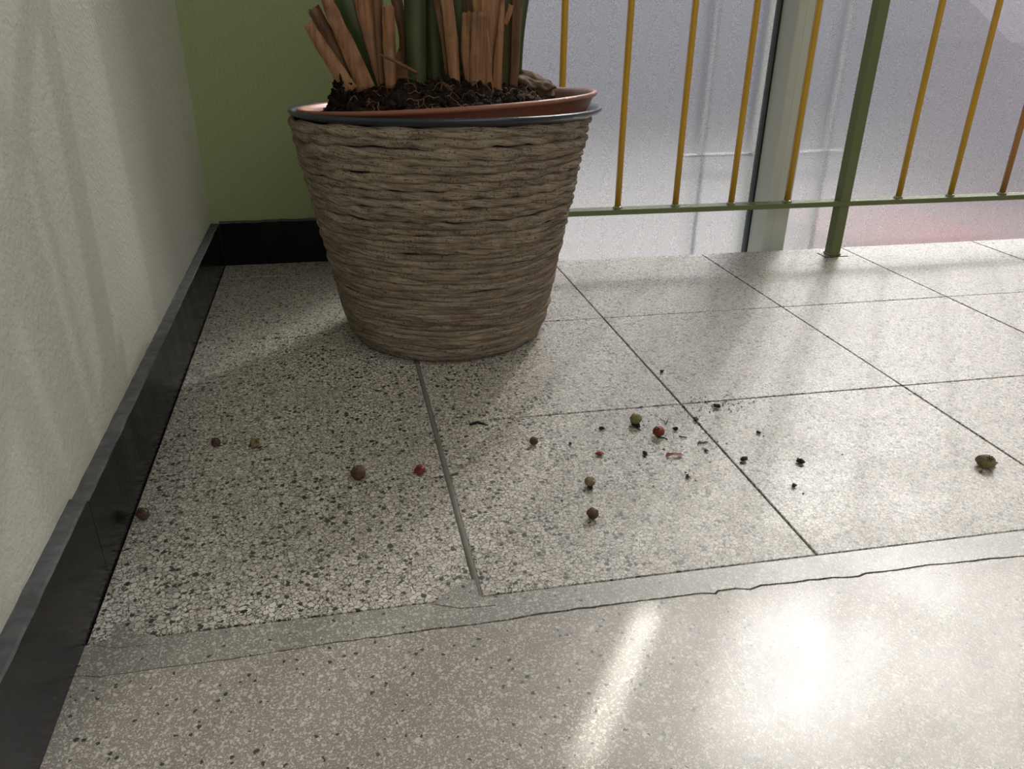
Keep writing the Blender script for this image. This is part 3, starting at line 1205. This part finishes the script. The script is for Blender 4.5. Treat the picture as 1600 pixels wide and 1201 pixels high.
def sheath(pts, widths, curl=0.35, mat=None, y=0.56, ragged=0.006, thick=0.0022, seed=0, name='dry_sheath', side=1, notch=0.0):
    """a dry strip following pixel points on a plane, curled across its width"""
    yv = y if isinstance(y, (list, tuple)) else [y] * len(pts)
    P = [at_y(p[0], p[1], yv[i]) if not isinstance(p, Vector) else p for i, p in enumerate(pts)]
    Q = []
    W = []
    nsub = 8
    for i in range(len(P) - 1):
        for k in range(nsub):
            t = k / nsub
            Q.append(P[i].lerp(P[i + 1], t))
            W.append(widths[i] * (1 - t) + widths[i + 1] * t)
    Q.append(P[-1])
    W.append(widths[-1])
    for _ in range(3):
        Q = [Q[0]] + [(Q[i - 1] + Q[i] * 2 + Q[i + 1]) / 4 for i in range(1, len(Q) - 1)] + [Q[-1]]
    na = 12
    px = 0.000905
    front = []
    back = []
    for i, p in enumerate(Q):
        t = (Q[min(i + 1, len(Q) - 1)] - Q[max(0, i - 1)]).normalized()
        u = Vector((1, 0, 0))
        u = (u - t * u.dot(t)).normalized()
        vv = t.cross(u)
        if vv.y > 0: vv = -vv      # towards the viewer side of the pot
        hw = W[i] * px / 2
        for j in range(na + 1):
            s = j / na * 2 - 1
            edge = 1 + 0.10 * noise.noise(Vector((i * 0.35, seed + (5 if s > 0 else 0), 1))) * abs(s)
            off = -curl * hw * s * s * side
            off += hw * 0.10 * noise.noise(Vector((s * 3.2, i * 0.10, seed * 3)))
            off += hw * 0.05 * noise.noise(Vector((s * 9, i * 0.10, seed * 3)))
            q = p + u * (s * hw * edge) + vv * off
            if i == len(Q) - 1:
                q = q + t * (ragged * (noise.noise(Vector((s * 2.5, seed, 2))) + 0.6 * noise.noise(Vector((s * 8, seed, 2)))) - notch * abs(s))
            front.append(q + vv * thick / 2)
            back.append(q - vv * thick / 2)
    V = front + back
    nf = len(front)
    F = []
    n1 = na + 1
    for i in range(len(Q) - 1):
        for j in range(na):
            a = i * n1 + j
            F.append((a, a + 1, a + n1 + 1, a + n1))
            F.append((nf + a + n1, nf + a + n1 + 1, nf + a + 1, nf + a))
        a = i * n1
        F.append((a, a + n1, nf + a + n1, nf + a))
        a = i * n1 + na
        F.append((a + n1, a, nf + a, nf + a + n1))
    for j in range(na):
        F.append((j + 1, j, nf + j, nf + j + 1))
        a = (len(Q) - 1) * n1 + j
        F.append((a, a + 1, nf + a + 1, nf + a))
    o = mesh_from(name, V, F, mat or M_DRY, plant, smooth=True)
    o.location = OFF
    return o


# green stalks (bottom -> top); beyond the frame they go on up to leaves
leaf_tops = []


def leaf(base, direction, length, width, droop, seed):
    d = direction.normalized()
    side = d.cross(Vector((0, 0, 1))).normalized()
    V = []
    F = []
    n = 16
    m_ = 6
    for i in range(n + 1):
        t = i / n
        c = base + d * (length * t) + Vector((0, 0, -droop * t * t))
        wv = width * math.sin(math.pi * min(1, t * 0.97 + 0.03)) ** 0.6
        for j in range(-m_, m_ + 1):
            s = j / m_
            V.append(c + side * (wv / 2 * s) + Vector((0, 0, 0.12 * wv * abs(s) + 0.006 * math.sin(t * 60) * abs(s))))
    k = 2 * m_ + 1
    for i in range(n):
        for j in range(2 * m_):
            a = i * k + j
            F.append((a, a + 1, a + k + 1, a + k))
    n0 = len(V)
    V += [v - Vector((0, 0, 0.0012)) for v in V[:n0]]
    F += [tuple(n0 + q for q in reversed(f_)) for f_ in F[:]]
    o = mesh_from('leaf_blade', V, F, M_LEAF, plant, smooth=True)
    o.location = OFF


def tall(pxs, ws, top, wtop, ldir, L, Wd, y=0.58, **kw):
    P = [at_y(p[0], p[1], y) for p in pxs]
    P += [P[-1].lerp(top, 0.5) + Vector((0, 0, 0.02)), top]
    o, Q = stalk(P, ws + [(ws[-1] + wtop) / 2, wtop], **kw)
    leaf(Q[-1], ldir, L, Wd, 0.25 * L, 1)


V3 = Vector
tall([(592, 150), (575, 70), (538, 0)], [25, 33, 46], V3((0.17, 0.60, 1.15)), 14, V3((0.1, -0.4, 0.9)), 0.6, 0.2, y=0.585)
tall([(652, 140), (650, 60), (649, 0)], [27, 29, 31], V3((0.30, 0.55, 1.30)), 13, V3((0.05, -0.6, 0.8)), 0.7, 0.24, y=0.585)
tall([(684, 140), (681, 60), (679, 0)], [28, 31, 34], V3((0.42, 0.62, 1.35)), 13, V3((0.6, -0.3, 0.8)), 0.7, 0.24, y=0.60)
tall([(727, 150), (722, 60), (716, 0)], [24, 28, 32], V3((0.50, 0.66, 1.2)), 12, V3((0.7, 0.1, 0.7)), 0.55, 0.2, y=0.61)
tall([(792, 150), (795, 60), (799, 0)], [34, 34, 34], V3((0.56, 0.56, 1.25)), 13, V3((0.8, -0.4, 0.6)), 0.6, 0.22, y=0.59, mat=M_OLIVE)
tall([(806, 150), (811, 60), (818, 0)], [14, 14, 15], V3((0.62, 0.62, 1.1)), 9, V3((0.8, 0.3, 0.6)), 0.5, 0.18, y=0.60)

# cut-back dry sheaths: bottom -> top
sheath([(549, 142), (510, 84), (481, 37)], [20, 17, 13], y=0.535, seed=1, curl=0.5, mat=M_DRY)
sheath([(560, 138), (526, 78), (489, 13)], [17, 17, 17], y=0.555, seed=2, curl=0.6, mat=M_DRYD)
sheath([(572, 140), (548, 82), (519, 20), (500, -30)], [27, 22, 18, 14], y=0.545, seed=3, curl=0.4)
sheath([(597, 140), (587, 80), (570, 5), (560, -45)], [10, 22, 30, 26], y=0.565, seed=4, curl=0.5, mat=M_DRY)
sheath([(600, 140), (594, 60), (590, -20)], [10, 12, 14], y=0.558, seed=14, curl=0.4, mat=M_DRYD)
sheath([(611, 138), (609, 75), (607, 9)], [15, 18, 16], y=0.545, seed=5, curl=0.6, ragged=0.003)
sheath([(632, 130), (634, 60), (618, -10)], [22, 16, 16], y=0.60, seed=6, curl=0.5, mat=M_DRYD)
sheath([(622, 128), (626, 100), (630, 82)], [26, 24, 14], y=0.60, seed=16, curl=0.3, mat=M_DRYD)
sheath([(639, 82), (633, 45), (632, 15)], [8, 9, 3], y=0.60, seed=26, curl=0.3, mat=M_DRYD, thick=0.0012)
sheath([(668, 136), (662, 60), (658, -20)], [40, 46, 50], y=0.62, seed=33, curl=0.5, mat=M_DRYD)
sheath([(745, 140), (742, 60), (738, -20)], [46, 52, 56], y=0.60, seed=34, curl=0.4, mat=M_DRYD)
sheath([(584, 140), (578, 70), (560, 0), (552, -30)], [26, 34, 44, 44], y=0.62, seed=35, curl=0.4, mat=M_DRYD)
sheath([(700, 128), (694, 60), (682, 0), (678, -20)], [7, 9, 9, 8], y=0.56, seed=7, curl=0.3, mat=M_DRYD)
sheath([(712, 135), (706, 60), (698, -5), (695, -30)], [15, 18, 16, 14], y=0.55, seed=8, curl=0.5)
sheath([(741, 140), (735, 80), (735, 19)], [20, 25, 20], y=0.538, seed=9, curl=0.5, ragged=0.004)
sheath([(754, 148), (752, 90), (750, 18)], [34, 30, 20], y=0.530, seed=10, curl=0.35, mat=M_DRY, ragged=0.006)
sheath([(768, 148), (768, 90), (764, 20), (762, -40)], [30, 34, 40, 42], y=0.54, seed=11, curl=0.45)
sheath([(777, 148), (779, 90), (784, 30), (786, -10)], [12, 12, 8, 6], y=0.532, seed=12, curl=0.6, mat=M_DRY)
sheath([(789, 38), (796, 20), (799, 8)], [7, 8, 7], y=0.545, seed=13, curl=0.3, mat=M_DRY, ragged=0.002)
sheath([(803, 140), (806, 60), (808, -20)], [12, 12, 12], y=0.565, seed=15, curl=0.5, mat=M_DRYD)
# dark ruined bases in between
for k, (x, y, w_) in enumerate([(560, 140, 40), (600, 140, 36), (627, 136, 30), (700, 140, 26), (722, 145, 22)]):
    sheath([(x, y + 12), (x + 1, y - 12), (x + 3, y - 34)], [w_, w_ * .9, w_ * .5], y=0.575, seed=40 + k, curl=0.6, mat=M_DRYD, name='sheath_base', ragged=0.012)
# a thin dead stalk leaning across
P = [at_y(593, 85, 0.53), at_y(620, 97, 0.525), at_y(652, 114, 0.52)]
v, f = tube_arrays(P, [0.0016, 0.0019, 0.0022], 8)
o = mesh_from('dead_twig', v, f, M_DRYD, plant, smooth=True)
o.location = OFF


# ------------------------------------------------------------------ stone on the soil, berries and crumbs
def lump(name, loc, size, mat, seed, rough=0.18, squash=(1, 1, 1), sub=3, rot=0.0, freq=1.6):
    bm = bmesh.new()
    bmesh.ops.create_icosphere(bm, subdivisions=sub, radius=1)
    for v in bm.verts:
        p = v.co.copy()
        k = 1 + rough * noise.noise(p * freq + Vector((seed * 3.1, 0, 0))) + rough * 0.5 * noise.noise(p * freq * 2.7 + Vector((0, seed, 0)))
        v.co = Vector((p.x * squash[0], p.y * squash[1], p.z * squash[2])) * (k * size)
    bmesh.ops.rotate(bm, verts=bm.verts, cent=(0, 0, 0), matrix=Matrix.Rotation(rot, 3, 'Z'))
    zmin = min(v.co.z for v in bm.verts)
    for v in bm.verts:
        v.co.z -= zmin
    o = bm_obj(name, bm, mat, None, smooth=(sub >= 3))
    o.location = loc
    return o


pst = at_y(826, 137, 0.60)
st = lump('stone', (pst.x - 0.005, 0.60, pst.z - 0.012), 0.0335, M_STONE, 5, 0.55, (1.0, 0.72, 0.46), 4, 0.1, 1.3)
st.rotation_euler = (0.1, 0.22, 0.0)
tag(st, 'rough brown stone lying on the soil at the right rim of the pot', 'stone')


def berry(px, py, dpx, mat, label, seed, stalk_=True, squash=(1, 1, 0.92), group=None):
    p = at_z(px, py)
    dist = (p - CAM_LOC).length
    r = dpx / CAM_F * dist / 2 * 1.02
    # the pixel is the berry's centre: lift the centre to r
    p = at_z(px, py, r * 0.9)
    p.z = 0
    name = 'dried_berry'
    o = lump(name, (p.x, p.y, 0.0002), r, mat, seed, 0.20, squash, 3, seed * 1.3)
    tag(o, label, 'berry', 'dried berries scattered on the floor')
    # shrivelled calyx
    V = []
    F = []
    n = 6
    cz = 1.75 * r
    ang0 = seed
    ax = Vector((math.cos(seed * 2.1) * 0.5, -0.6, 0.62)).normalized()
    c = Vector((0, 0, r * 0.92)) + ax * r * 0.93
    u = ax.cross(Vector((0, 0, 1))).normalized()
    v_ = ax.cross(u)
    for k in range(n):
        a = ang0 + 2 * math.pi * k / n
        d1 = u * math.cos(a) + v_ * math.sin(a)
        d2 = u * math.cos(a + .4) + v_ * math.sin(a + .4)
        b = len(V)
        V += [c, c + d1 * r * 0.35 + ax * r * 0.02, c + d2 * r * 0.35, c + (d1 + d2) * r * 0.26 - ax * r * 0.03, c - ax * r * 0.1]
        F += [(b, b + 1, b + 3, b + 2), (b + 1, b + 4, b + 3), (b + 2, b + 3, b + 4), (b, b + 4, b + 1), (b, b + 2, b + 4)]
    mesh_from('calyx', V, F, M_CRUMB, o)
    return o


berry(223, 803, 17, M_BERRY_B, 'brown dried berry lying against the black skirting on the left', 1)
berry(337, 691, 13, M_BERRY_B, 'dark shaded berry on the cross joint, nearer to the left wall', 2)
berry(398, 692, 14, M_BERRY_O, 'dull olive berry on the cross joint, second from the left wall', 3)
berry(560, 739, 23, M_BERRY_B, 'large wrinkled brown berry on the tile left of the wide grout joint', 4)
berry(656, 734, 16, M_BERRY_R, 'small round red berry beside the wide grout joint', 5)
berry(834, 689, 13, M_BERRY_B, 'small grey-brown berry below the front of the pot, alone on its tile', 6)
berry(993, 656, 18, M_BERRY_O, 'pale olive berry, farthest of the group on the sunlit tile', 7)
berry(1029, 674, 17, M_BERRY_R, 'dark red berry with a twig beside the pale olive one', 8)
berry(922, 753, 16, M_BERRY_O, 'yellowish berry with a dark broken underside, in the middle of the floor', 9)
berry(926, 803, 18, M_BERRY_B, 'rusty brown berry nearest to the camera', 10)
berry(1541, 719, 21, M_BERRY_O, 'tan and black berry alone far over on the right', 11, squash=(1.15, 1, 0.75))

# husks below two of the berries
for (x, y, d, s) in ((922, 762, 13, 1), (993, 666, 15, 2), (1543, 726, 20, 3)):
    p = at_z(x, y)
    h = lump('berry_husk', (p.x, p.y, 0.0001), d / CAM_F * (p - CAM_LOC).length / 2, M_CRUMB, s, 0.6, (1.2, 0.7, 0.45), 2, s)
    tag(h, {1: 'black husk bit under the yellowish berry', 2: 'dark husk bit under the pale olive berry', 3: 'black husk bit under the tan berry at the right'}[s], 'husk', 'dark husk bits')

# larger crumbs, each a thing
CR = [(937, 711, 9, 'reddish brown crumb left of the red flake', M_FLAKE), (1008, 710, 8, 'dark crumb just left of the red flake', M_CRUMB),
      (1162, 720, 10, 'oval black seed beside the diagonal joint', M_CRUMB), (1250, 723, 10, 'round black crumb, right of the black seed', M_CRUMB),
      (1240, 760, 7, 'small black crumb nearer than the round black one', M_CRUMB), (1185, 677, 6, 'small black crumb upper right of the diagonal joint', M_CRUMB),
      (1034, 582, 6, 'black crumb alone nearest the window side of the joint', M_CRUMB), (1120, 637, 9, 'soil crumb just right of the joint crossing', M_CRUMB),
      (1087, 657, 8, 'black crumb sitting in the diagonal joint', M_CRUMB), (1103, 705, 5, 'tiny black crumb below the forked bit', M_CRUMB),
      (1074, 745, 6, 'black crumb below the red flake', M_CRUMB), (940, 671, 7, 'dark sliver crumb left of the pale olive berry', M_CRUMB),
      (891, 694, 5, 'tiny dark crumb right of the small grey-brown berry', M_CRUMB), (1055, 672, 7, 'dark crumb right of the dark red berry', M_CRUMB)]
for k, (x, y, d, lab, mt) in enumerate(CR):
    p = at_z(x, y)
    o = lump('crumb', (p.x, p.y, 0.0001), d / CAM_F * (p - CAM_LOC).length / 2 * 1.05, mt, k + 20, 0.7, (1.25, 0.85, 0.6), 2, k * 1.7)
    tag(o, lab, 'crumb', 'dark crumbs scattered on the tiles')

# red flake
p = at_z(1053, 712)
V = []
F = []
for i in range(9):
    t = i / 8
    for j in range(4):
        s = j / 3 - 0.5
        V.append((t * 0.018 - 0.009, s * 0.0068 * (0.65 + 0.5 * noise.noise(Vector((t * 4, 1, 0)))) - 0.002 * t + 0.0008 * math.sin(t * 7), 0.0007 + 0.0016 * math.sin(t * 3.1) + 0.0022 * abs(s)))
nv = len(V)
for i in range(8):
    for j in range(3):
        a = i * 4 + j
        F.append((a, a + 1, a + 5, a + 4))
V += [(x, y, z - 0.0005) for x, y, z in V]
F += [tuple(nv + q for q in reversed(f_)) for f_ in F[:]]
o = mesh_from('dry_flake', V, F, M_FLAKE)
o.location = (p.x, p.y, 0.0001)
tag(o, 'curled dark red flake of dried skin below the two berries', 'flake')


def twig(pts, r, label):
    P = [at_z(x, y) + Vector((0, 0, 0.0007)) for x, y in pts]
    v, f = tube_arrays([Vector((q.x, q.y, 0.0007 + 0.0006 * (i % 2))) for i, q in enumerate(P)], [r] * len(P), 6)
    o = mesh_from('twig', v, f, M_CRUMB, smooth=True)
    tag(o, label, 'twig', 'tiny twigs among the berries')


twig([(1031, 654), (1038, 659), (1040, 664), (1044, 655)], 0.0004, 'tiny forked twig between the pale olive berry and the joint')
twig([(983, 667), (992, 669), (1003, 673)], 0.0004, 'tiny twig just below the pale olive berry')
twig([(1028, 683), (1036, 685), (1043, 687)], 0.0007, 'tiny twig at the foot of the dark red berry')
twig([(1061, 682), (1066, 684), (1073, 684)], 0.0007, 'short dark twig right of the dark red berry')
twig([(1092, 690), (1096, 694), (1102, 691), (1106, 692)], 0.0007, 'bent dark twig left of the diagonal joint')
twig([(734, 664), (745, 661), (757, 663)], 0.0014, 'dark shred lying on the cross joint in front of the pot')

# spilled soil specks
random.seed(5)
parts = []
spots = [(1071, 738), (1084, 739), (1087, 751), (945, 760), (878, 782), (1255, 771), (1193, 681), (971, 619), (991, 628), (861, 705), (930, 671),
         (962, 678), (965, 680), (1140, 640), (1091, 692), (1098, 677), (1092, 705), (1105, 708), (1119, 698), (1026, 693), (1049, 691), (997, 691),
         (1080, 633), (1082, 638), (1153, 719), (1094, 662), (208, 810), (213, 812), (1006, 664), (1004, 658), (982, 649), (1316, 710), (1110, 722)]
for k in range(75):
    spots.append((1125 + random.gauss(0, 26), 629 + random.gauss(0, 6)))
for k in range(45):
    spots.append((1060 + random.gauss(0, 60), 690 + random.gauss(0, 30)))
for (x, y) in spots:
    p = at_z(x, y)
    s = random.uniform(0.0003, 0.0011)
    parts.append(([Vector((p.x, p.y, s * .4)) + Vector((q.x * s * random.uniform(.8, 1.4), q.y * s, q.z * s * .7)) for q in IV], IF))
v, f = join_arrays(parts)
o = mesh_from('soil_specks', v, f, M_CRUMB)
tag(o, 'fine spilled soil specks scattered around the joint crossing and berries', 'soil', kind='stuff')
